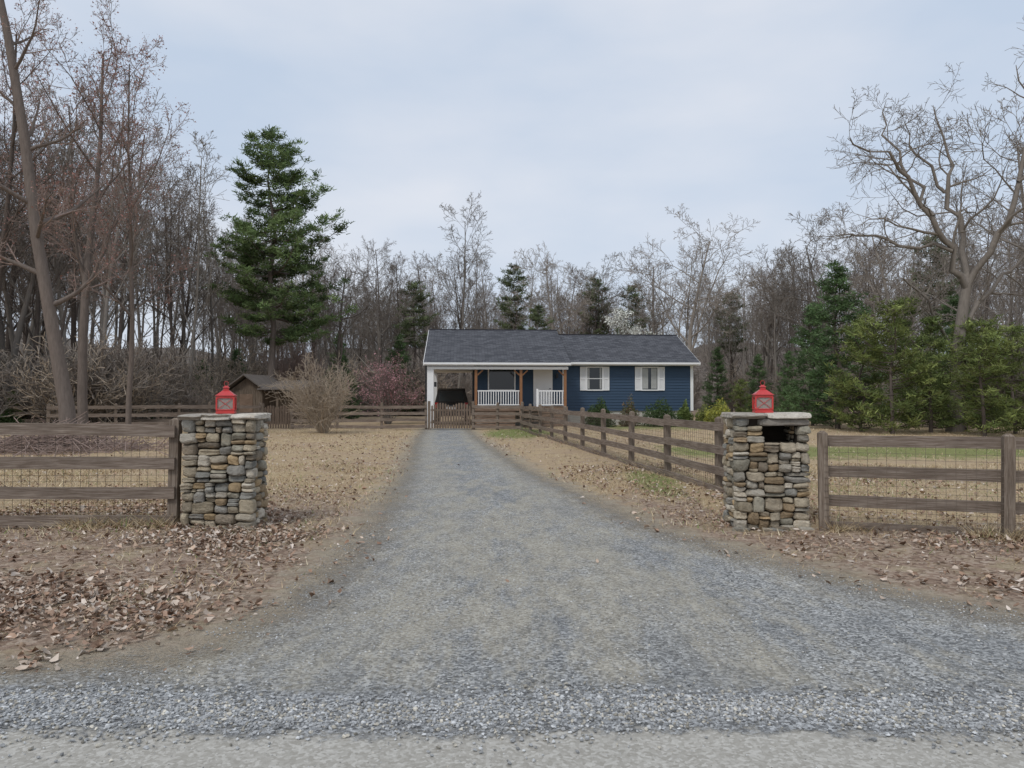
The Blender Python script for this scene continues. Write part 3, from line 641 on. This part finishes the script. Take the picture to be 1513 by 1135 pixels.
# ------------------------------------------------------------ trees
class Tree:
    def __init__(s,rng): s.g={}; s.tips=[]; s.r=rng
    def tube(s,pts,rs,sides,m): s.g.setdefault((len(pts),sides,m),[]).append((pts,rs))
    def grow(s,p,d,L,r,lv,P,path=None,paths_r=None):
        rg=s.r; n=P['seg'][lv]; 
        if path is None:
            pts=[p];rs=[r];dx,dy,dz=d; x,y,z=p; st=L/n; wb=P['wob'][lv];up=P['up'][lv]; tip=P.get('tip',.25)
            for i in range(1,n+1):
                dx+=rg.gauss(0,wb);dy+=rg.gauss(0,wb);dz+=rg.gauss(0,wb)+up
                q=1/math.sqrt(dx*dx+dy*dy+dz*dz); dx*=q;dy*=q;dz*=q
                x+=dx*st;y+=dy*st;z+=dz*st; pts.append((x,y,z)); rs.append(max(P['rmin'],r*(1-(1-tip)*i/n)))
        else:
            pts=path; rs=paths_r; n=len(pts)-1; L=sum(math.dist(pts[i],pts[i+1]) for i in range(n))
        sides=(9,6,4,3,3,3)[lv]; s.tube(pts,rs,sides,0 if lv<2 else 1)
        if lv==P['max']: s.tips.append(pts[-1]); s.tips.append(pts[len(pts)//2]); return
        nc=P['nch'][lv]; st0=P['st'][lv]; ph=rg.uniform(0,6.28)
        for k in range(nc):
            t=st0+(1-st0)*(k+rg.random())/nc; f=t*n; i=min(int(f),n-1); u=f-i
            a=pts[i];b=pts[i+1]; q=(a[0]+(b[0]-a[0])*u,a[1]+(b[1]-a[1])*u,a[2]+(b[2]-a[2])*u); rr=rs[i]+(rs[i+1]-rs[i])*u
            D=Vector((b[0]-a[0],b[1]-a[1],b[2]-a[2])).normalized()
            A=D.cross(Vector((0,0,1))) if abs(D.z)<.95 else D.cross(Vector((1,0,0))); A.normalize(); B=D.cross(A)
            ph+=2.4+rg.uniform(-.5,.5); an=rad(rg.uniform(*P['ang'][lv]))
            nd=D*math.cos(an)+(A*math.cos(ph)+B*math.sin(ph))*math.sin(an)
            cl=L*P['rat'][lv]*(1.1-.6*(t-st0)/(1-st0+1e-6))*rg.uniform(.65,1.2)
            s.grow(q,tuple(nd),cl,max(P['rmin'],rr*rg.uniform(.4,.62)),lv+1,P)
    def mesh(s,name,mats,buds=0,budsize=.06,budmat=2,topfrac=0):
        VV=[];G=[];base=0
        for (n,k,m),L in s.g.items():
            P=np.array([l[0] for l in L]); RR=np.array([l[1] for l in L]); B=len(L)
            D=P[:,-1]-P[:,0]; D/=np.linalg.norm(D,axis=1)[:,None]+1e-9
            ref=np.where(np.abs(D[:,2:3])>.9,np.array([[1.,0,0]]),np.array([[0,0,1.]])); A=np.cross(D,ref); A/=np.linalg.norm(A,axis=1)[:,None]; Bn=np.cross(D,A)
            an=np.arange(k)*2*math.pi/k
            ring=A[:,None,:]*np.cos(an)[None,:,None]+Bn[:,None,:]*np.sin(an)[None,:,None]
            V=P[:,:,None,:]+ring[:,None,:,:]*RR[:,:,None,None]
            idx=base+np.arange(B*n*k).reshape(B,n,k); nxt=np.roll(idx,-1,2)
            Fq=np.stack([idx[:,:-1],nxt[:,:-1],nxt[:,1:],idx[:,1:]],-1).reshape(-1,4)
            VV.append(V.reshape(-1,3)); G.append((Fq,m)); base+=B*n*k
        if buds:
            T=np.array(s.tips); T=T[NR.integers(0,len(T),buds)]+NR.normal(0,.12,(buds,3)); v=T[:,None,:]+NR.normal(0,budsize*.6,(buds,3,3))
            VV.append(v.reshape(-1,3)); G.append((base+np.arange(buds*3).reshape(-1,3),budmat))
        return npmesh(name,np.concatenate(VV),G,mats,smooth=True)
PF=dict(max=4,seg=[9,5,3,2,1],wob=[.04,.13,.16,.18,.2],up=[.03,.11,.08,.05,.04],nch=[13,6,5,3],st=[.3,.2,.15,.1],ang=[(22,48),(22,48),(25,55),(25,55)],rat=[.29,.5,.55,.65],rmin=.009,tip=.2)
PW=dict(max=4,seg=[8,6,4,3,1],wob=[.07,.17,.2,.2,.2],up=[.03,.05,.04,.02,.0],nch=[11,8,6,4],st=[.25,.2,.15,.1],ang=[(35,70),(30,60),(30,60),(30,60)],rat=[.5,.48,.5,.55],rmin=.0105,tip=.15)
vars_=[]
for i in range(7):
    t=Tree(random.Random(100+i)); Hh=[15,14,16,15,13.5,15,14.5][i]; P=dict(PF)
    if i%2: P['st']=[.45,.2,.15,.1]; 
    t.grow((0,0,-.2),(R.uniform(-.06,.06),R.uniform(-.06,.06),1),Hh,[.14,.11,.16,.13,.10,.12,.15][i],0,P)
    vars_.append(t.mesh('bare_tree_mesh',[[mBark,mBarkL,mBarkD][i%3],[mTwig,mTwigL,mTwigM][i%3]]))
wides=[]
for i in range(2):
    t=Tree(random.Random(200+i)); t.grow((0,0,-.2),(0,0,1),12.5,.22,0,PW); wides.append(t.mesh('spreading_tree_mesh',[mBark,mTwig]))
woods=empty('bare_woodland')
def inst(name,me,x,y,s,par=None,z=0,lean=.03):
    o=obj(name,me,par,(x,y,z),R.uniform(0,6.28)); o.scale=(s*R.uniform(.9,1.15),s*R.uniform(.9,1.15),s); o.rotation_euler[0]=R.gauss(0,lean);o.rotation_euler[1]=R.gauss(0,lean); return o
def plant(n,pa,pb,dmin=0):
    for k in range(n):
        px=R.uniform(pa,pb); d0=float(np.interp(px,AZp,AZd)); u=R.random(); d=max(dmin,d0)+(u**1.3)*(d0+48-max(dmin,d0))
        hs=np.interp(px,[-400,0,250,330,420,600,1100,1300,1600],[1.12,1.12,1.1,.98,.9,.82,.8,.84,.92])
        s=hs*R.uniform(.74,1.1)*(1+.25*(d-d0)/48)
        if 340<px<470 and d<54: continue
        inst('tree',R.choice(vars_),wx(px,d),d,s,woods)
plant(440,-350,1900); plant(45,330,640,66)
for px,d,s in((1015,56,1.08),(675,60,1.15),(1130,60,.95),(880,66,1.),(560,58,.95),(1230,52,1.),(500,52,.85),(1330,44,.95),(820,60,1.),(960,60,1.),(1530,36,1.15)):
    inst('bare_tree',R.choice(wides) if px not in(675,) else vars_[1],wx(px,d),d,s)
PS=dict(max=2,seg=[4,3,2],wob=[.12,.18,.2],up=[.02,.03,.02],nch=[8,5],st=[.2,.15],ang=[(20,50),(25,60)],rat=[.45,.5],rmin=.006,tip=.3)
def shrubmesh(seed,n,h,spread,mats,rm=.006,r0=.018,buds=0,bs=.05):
    t=Tree(random.Random(seed)); P=dict(PS); P['rmin']=rm
    for i in range(n):
        a=t.r.uniform(0,6.28); e=t.r.uniform(0,spread); t.grow((.12*math.cos(a),.12*math.sin(a),0),(math.cos(a)*e,math.sin(a)*e,1),h*t.r.uniform(.6,1.1),r0,0,P)
    return t.mesh('shrub_mesh',mats,buds,bs)
sh=[shrubmesh(i,22,2.4,.75,[mBark,[mTwig,mTwigM,mTwigS][i]],.008) for i in range(3)]
US=empty('woodland_undergrowth')
for k in range(380):
    px=R.uniform(-350,1900) if k<330 else R.uniform(330,640); d0=float(np.interp(px,AZp,AZd)); d=d0-2+R.random()**1.5*34
    if 335<px<480 and d<50: continue
    inst('shrub',R.choice(sh),wx(px,d),d,R.uniform(.7,1.9),US)
# hill behind woods
V=[];na=90
for j,(rr,zz) in enumerate(((88,-.5),(98,3.5),(110,7),(126,9.),(156,9.5))):
    for i in range(na+1):
        a=rad(-65+130*i/na); V.append((rr*math.sin(a),rr*math.cos(a),zz+(1.2*math.sin(i*.35)+.8*math.sin(i*.93) if j>1 else 0)))
ii=np.arange(5*(na+1)).reshape(5,na+1); Fq=np.stack([ii[:-1,:-1],ii[:-1,1:],ii[1:,1:],ii[1:,:-1]],-1).reshape(-1,4)
m=NM('hill_mat',.95,.05); n_=m.noise(m.coord('Object',(1.5,1.5,.35)),1.5,8,.8); m.col(m.ramp(n_,[(.38,(.06,.05,.042)),(.52,(.15,.128,.11)),(.68,(.24,.21,.185))]))
obj('wooded_hill',npmesh('wooded_hill',V,[(Fq,0)],[m.m],smooth=True))
# --- hero oak right
t=Tree(random.Random(5)); rg=t.r
PO=dict(max=4,seg=[6,7,6,4,2],wob=[.1,.16,.22,.25,.25],up=[.03,.04,.03,.01,0],nch=[7,9,7,6],st=[.3,.2,.15,.1],ang=[(30,60),(35,70),(35,65),(30,60)],rat=[.5,.42,.5,.5],rmin=.0085,tip=.15)
def limb(pts,r0,r1,lv=1):
    out=[];n=len(pts)
    for i in range(n-1):
        for q in range(3):
            u=q/3;a,b=pts[i],pts[i+1];out.append(tuple(a[k]+(b[k]-a[k])*u+(rg.gauss(0,.11) if (i or q) else 0) for k in range(3)))
    out.append(pts[-1]); m=len(out); rs=[r0*(1-i/(m-1))**.8+r1 for i in range(m)]
    t.grow(out[0],None,0,0,lv,PO,out,rs)
t.tube([(0,0,-.2),(.05,0,1.5),(.1,0,3),(.35,0,5),(.6,0,6.6)],[.4,.29,.26,.235,.2],10,0)
limb([(.6,0,6.3),(-.2,-.3,8),(-1.2,-.6,9.5),(-2.2,-.5,11),(-3.6,-.9,12.2),(-5.1,-1.2,12.7)],.14,.02)
limb([(.6,0,6.6),(.9,.6,9),(.4,1.2,11),(.9,1.4,13),(.2,1.8,15.3)],.14,.015)
limb([(.6,0,6.5),(1.8,-.4,8.5),(2.5,-.6,11),(3.3,-.3,14),(2.9,0,16.4)],.15,.015)
limb([(.25,0,4.6),(2,.8,6.5),(4,1.2,8),(6,1.4,9.8)],.1,.015)
limb([(-.2,-.3,8),(-2,.5,8.5),(-3.6,1.2,9.2),(-4.8,1.4,9.)],.08,.015)
limb([(.1,0,3.4),(-1.4,-1,5.2),(-2.8,-1.6,6.3),(-4.2,-2,6.6)],.07,.012)
limb([(2.5,-.6,11),(4.5,-1.2,12.6),(5.5,-1.4,14.6)],.08,.012)
limb([(-1.2,-.6,9.5),(-1.6,.4,11.5),(-2.6,.8,13.6),(-2.4,1,15.2)],.08,.012)
limb([(.4,1.2,11),(-.8,1.6,12.8),(-1.2,1.8,14.6)],.07,.012)
obj('oak_tree',t.mesh('oak_tree',[mBarkO,mTwigO]),None,(wx(1410,33),33,0))
# --- leaning tree left and maples
t=Tree(random.Random(9)); d=24; k=F/d
pt=[((px-105)/k,0,wz(py,d)) for px,py in((105,664),(99,600),(76,480),(52,350),(32,200),(6,50),(-22,-80))]
rs=[.3,.24,.2,.175,.155,.125,.08]
PL=dict(PF); PL['nch']=[13,6,5,4]; PL['st']=[.35,.15,.15,.1]; PL['rat']=[.2,.5,.5,.5]; PL['ang']=[(40,75)]+PF['ang'][1:]; PL['seg']=[6,6,4,2,2]; PL['rmin']=.007
t.grow(pt[0],None,0,0,0,PL,pt,rs); obj('leaning_tree',t.mesh('leaning_tree',[mBarkD,mTwigR,mBud],500,.04),None,(wx(105,d),d,0))
PM=dict(PF); PM['nch']=[15,7,5,4]; PM['st']=[.3,.15,.15,.1]; PM['rat']=[.3,.48,.5,.5]; PM['ang']=[(28,50),(25,50),(25,55),(25,60)]; PM['rmin']=.0075
for i,(px,d,hh,r0) in enumerate(((125,27,15.5,.19),(190,30,15,.12),(-20,29,16,.16))):
    t=Tree(random.Random(40+i)); t.grow((0,0,-.2),(.02*(1 if i<2 else 3),0,1),hh,r0,0,PM)
    obj('maple_tree',t.mesh('maple_tree',[mBarkD,mTwigR,mBud],3000,.048),None,(wx(px,d),d,0))
# --- shrubs
obj('bare_shrub',shrubmesh(61,50,2.8,1.15,[mTwigS,mTwigS],.0065,.018),None,(wx(478,31.5),31.5,0))
obj('bare_shrub',shrubmesh(62,60,4.4,.35,[mTwigR,mTwigR],.009,.03),None,(wx(440,48),48,0))
mPink=simple('pink_blossom',(.5,.27,.29),.8,.2,.3,6)
obj('redbud_tree',shrubmesh(63,18,3.2,.9,[mBark,mTwigR,mPink],.008,.03,5200,.045),None,(wx(572,42),42,0))
mWh=simple('white_blossom',(.8,.8,.72),.8,.2,.1,6)
t=Tree(random.Random(18)); t.grow((0,0,0),(0,0,1),6.4,.12,0,dict(PW,rat=[.52,.52,.5,.5],up=[.03,.02,.02,0,0])); obj('flowering_tree',t.mesh('flowering_tree',[mBark,mTwig,mWh],8500,.06),None,(wx(918,52),52,0))
# brush pile
mb=MB()
for i in range(900):
    a=R.gauss(0,1.5);b=R.gauss(0,.8); h=max(.02,.75*math.exp(-(a/1.7)**2-(b/1.)**2)*R.random()); th=R.uniform(0,3.14); l=R.uniform(.25,.9); ph=R.gauss(.1,.3)
    v=Vector((math.cos(th)*math.cos(ph),math.sin(th)*math.cos(ph),math.sin(ph)))*l; c=Vector((a,b,h+.05)); mb.beam(c-v,c+v,R.uniform(.006,.022))
mb.obj('brush_pile',[mTwigR],None,(-13.2,21.5,0))
# --- evergreens
def pine(seed,Hh,Rr,z0,r0,spacing,perw,ncl,nbl,bl,bw,cols,up=.15,prof=None,drop=0.,name='pine_tree',mat=mBarkD,asym=0):
    rg=random.Random(seed); nr=np.random.default_rng(seed); t=Tree(rg)
    tr=[(0,0,-.2)]+[(rg.gauss(0,.04*i),rg.gauss(0,.04*i),Hh*i/6) for i in range(1,6)]+[(0,0,Hh)]
    t.tube(tr,[r0*(1-.95*i/6)+.01 for i in range(7)],8,0)
    C=[];CB=[]; z=z0
    while z<Hh-.1:
        q=(z-z0)/(Hh-z0); base=Rr*(prof(q) if prof else (1-q)**.8)
        for k in range(perw):
            if rg.random()<drop: continue
            a=rg.uniform(0,6.28); L=base*rg.uniform(.5,1.2)*(1+asym*math.cos(a-.3)*(1-q)); zb=z+rg.uniform(-.2,.2)*spacing*2; e=up+rg.gauss(0,.08)+.35*q
            ca,sa=math.cos(a),math.sin(a); pts=[]
            for i in range(5):
                s=i/4; pts.append((ca*L*s,sa*L*s,zb+L*(e*s+.12*s*s-.1*math.sin(s*3))))
            t.tube(pts,[max(.008,.05*L/3*(1-s_/4.5)) for s_ in range(5)],3,0)
            br=rg.uniform(.6,1.35); n=max(3,int(ncl*L/Rr+2))
            for c in range(n):
                s=rg.uniform(.2,1.03)**.8; w=(1.05-s)*.55*L+.12; lat=rg.uniform(-w,w)*.8; i=min(3,int(s*4)); u=s*4-i
                zz=pts[i][2]+(pts[i+1][2]-pts[i][2])*min(u,1)
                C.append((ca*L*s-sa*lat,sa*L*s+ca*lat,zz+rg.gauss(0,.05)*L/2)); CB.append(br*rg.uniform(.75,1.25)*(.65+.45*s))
        z+=spacing*rg.uniform(.7,1.3)
    C=np.array(C);CB=np.array(CB); n=len(C)*nbl; c=np.repeat(C,nbl,0)+nr.normal(0,bl*.45,(n,3))*np.array([1,1,.5])
    d=nr.normal(0,1,(n,3)); d[:,2]=np.abs(d[:,2])*.6+.1; d/=np.linalg.norm(d,axis=1)[:,None]; L=(bl*nr.uniform(.5,1.1,n))[:,None]
    w=np.cross(d,nr.normal(0,1,(n,3))); w/=np.linalg.norm(w,axis=1)[:,None]; w*=bw
    fv=np.stack([c-w,c+w,c+d*L+w*.4,c+d*L-w*.4],1).reshape(-1,3)
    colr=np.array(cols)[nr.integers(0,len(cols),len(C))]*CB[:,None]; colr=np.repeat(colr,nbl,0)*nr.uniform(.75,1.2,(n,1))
    wm=t.mesh('x',[mat]); nv=len(wm.vertices); wv=np.empty(nv*3,dtype=np.float32); wm.vertices.foreach_get('co',wv); nf=len(wm.polygons); wf=np.empty(nf*4,dtype=np.int32); wm.loops.foreach_get('vertex_index',wf)
    V=np.concatenate([wv.reshape(-1,3),fv]); fq=nv+np.arange(n*4).reshape(-1,4)
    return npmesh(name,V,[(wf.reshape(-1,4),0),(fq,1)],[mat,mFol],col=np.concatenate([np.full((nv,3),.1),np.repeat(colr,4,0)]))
G1=[(.15,.215,.085),(.19,.265,.105),(.115,.175,.068),(.23,.305,.125)]
G2=[(.22,.265,.085),(.28,.325,.11),(.16,.205,.07)]
G3=[(.125,.2,.085),(.16,.245,.105)]
pf=lambda q: float(np.interp(q,[0,.12,.35,.6,.8,.93,1],[.6,1.,1.02,.78,.5,.28,.1]))
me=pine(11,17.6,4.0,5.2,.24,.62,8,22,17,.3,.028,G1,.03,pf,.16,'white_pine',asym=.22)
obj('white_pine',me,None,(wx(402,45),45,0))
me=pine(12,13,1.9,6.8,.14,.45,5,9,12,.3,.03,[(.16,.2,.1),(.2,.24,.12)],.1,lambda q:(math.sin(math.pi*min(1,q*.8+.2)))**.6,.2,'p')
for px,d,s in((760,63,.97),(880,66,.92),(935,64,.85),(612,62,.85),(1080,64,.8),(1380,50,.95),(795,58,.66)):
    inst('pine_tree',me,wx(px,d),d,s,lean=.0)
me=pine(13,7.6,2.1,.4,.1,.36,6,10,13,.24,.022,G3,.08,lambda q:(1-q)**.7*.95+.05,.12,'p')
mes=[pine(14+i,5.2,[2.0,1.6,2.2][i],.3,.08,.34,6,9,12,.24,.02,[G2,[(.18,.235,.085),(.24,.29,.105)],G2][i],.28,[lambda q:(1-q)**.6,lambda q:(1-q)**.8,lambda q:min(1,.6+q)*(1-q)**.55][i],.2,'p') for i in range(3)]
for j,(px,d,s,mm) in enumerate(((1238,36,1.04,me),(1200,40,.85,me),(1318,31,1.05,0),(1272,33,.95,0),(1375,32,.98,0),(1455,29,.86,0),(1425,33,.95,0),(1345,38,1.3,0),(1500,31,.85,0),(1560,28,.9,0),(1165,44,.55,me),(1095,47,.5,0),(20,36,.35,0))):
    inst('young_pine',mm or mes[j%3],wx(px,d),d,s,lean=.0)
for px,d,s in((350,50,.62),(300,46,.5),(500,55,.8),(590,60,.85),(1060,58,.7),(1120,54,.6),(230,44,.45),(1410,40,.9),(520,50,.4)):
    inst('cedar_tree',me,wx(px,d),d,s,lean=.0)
def bush(name,px,d,w,h,cols,n=5200,ls=.05,dome=True):
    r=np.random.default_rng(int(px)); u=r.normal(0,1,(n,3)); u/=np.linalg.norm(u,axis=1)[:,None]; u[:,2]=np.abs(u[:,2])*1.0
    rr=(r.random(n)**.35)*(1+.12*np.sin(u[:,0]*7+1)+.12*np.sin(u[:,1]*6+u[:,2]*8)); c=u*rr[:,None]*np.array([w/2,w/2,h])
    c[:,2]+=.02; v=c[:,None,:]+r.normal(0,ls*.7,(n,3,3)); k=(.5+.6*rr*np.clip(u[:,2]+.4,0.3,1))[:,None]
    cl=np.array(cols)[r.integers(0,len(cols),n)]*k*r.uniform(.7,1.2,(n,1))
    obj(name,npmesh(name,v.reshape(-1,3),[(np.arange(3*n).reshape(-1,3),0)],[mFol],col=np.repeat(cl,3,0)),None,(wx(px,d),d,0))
GB=[(.07,.11,.04),(.1,.15,.06)]
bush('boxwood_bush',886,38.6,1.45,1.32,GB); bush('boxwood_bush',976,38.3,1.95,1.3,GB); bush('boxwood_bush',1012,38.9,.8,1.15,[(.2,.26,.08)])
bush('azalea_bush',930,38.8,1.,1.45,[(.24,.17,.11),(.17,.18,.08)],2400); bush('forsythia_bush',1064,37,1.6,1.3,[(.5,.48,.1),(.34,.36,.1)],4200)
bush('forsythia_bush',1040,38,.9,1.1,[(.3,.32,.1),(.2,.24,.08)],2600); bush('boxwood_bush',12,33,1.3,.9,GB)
# ------------------------------------------------------------ world, sun, camera
w=bpy.data.worlds.new('World'); scn.world=w; w.use_nodes=True; nt=w.node_tree; bg=nt.nodes['Background']
sky=nt.nodes.new('ShaderNodeTexSky'); sky.sky_type='NISHITA'; sky.sun_disc=False; sky.sun_elevation=rad(50); sky.sun_rotation=rad(-150); sky.air_density=1.2; sky.dust_density=2
tc=nt.nodes.new('ShaderNodeTexCoord'); mp=nt.nodes.new('ShaderNodeMapping'); mp.inputs['Scale'].default_value=(1,1,2.6); nt.links.new(tc.outputs['Generated'],mp.inputs[0])
no=nt.nodes.new('ShaderNodeTexNoise'); no.inputs['Scale'].default_value=2.1; no.inputs['Detail'].default_value=5; no.inputs['Roughness'].default_value=.48; nt.links.new(mp.outputs[0],no.inputs['Vector'])
cr=nt.nodes.new('ShaderNodeValToRGB'); nt.links.new(no.outputs['Fac'],cr.inputs[0]); e=cr.color_ramp.elements
e[0].position=.36; e[0].color=(4.25,4.95,6.0,1); e[1].position=.66; e[1].color=(5.75,6.0,6.55,1)
mx=nt.nodes.new('ShaderNodeMixRGB'); mx.inputs[0].default_value=.92; nt.links.new(sky.outputs[0],mx.inputs[1]); nt.links.new(cr.outputs[0],mx.inputs[2]); nt.links.new(mx.outputs[0],bg.inputs[0]); bg.inputs[1].default_value=.134
sl=bpy.data.lights.new('sun','SUN'); sl.energy=1.5; sl.angle=rad(14); sl.color=(1,.975,.94); so=bpy.data.objects.new('sun',sl); link(so)
az=rad(-150); el=rad(50); dv=Vector((math.sin(az)*math.cos(el),math.cos(az)*math.cos(el),math.sin(el))); so.rotation_euler=dv.to_track_quat('Z','Y').to_euler()
cam=bpy.data.cameras.new('camera'); cam.sensor_width=36; cam.lens=36*F/1513; cam.clip_end=5000; co_=bpy.data.objects.new('camera',cam); link(co_)
co_.location=(0,0,1.6); co_.rotation_euler=(rad(90)+math.atan((HZ-567.5)/F),0,0); scn.camera=co_
scn.view_settings.view_transform='Standard'; scn.view_settings.look='None'; scn.view_settings.exposure=0
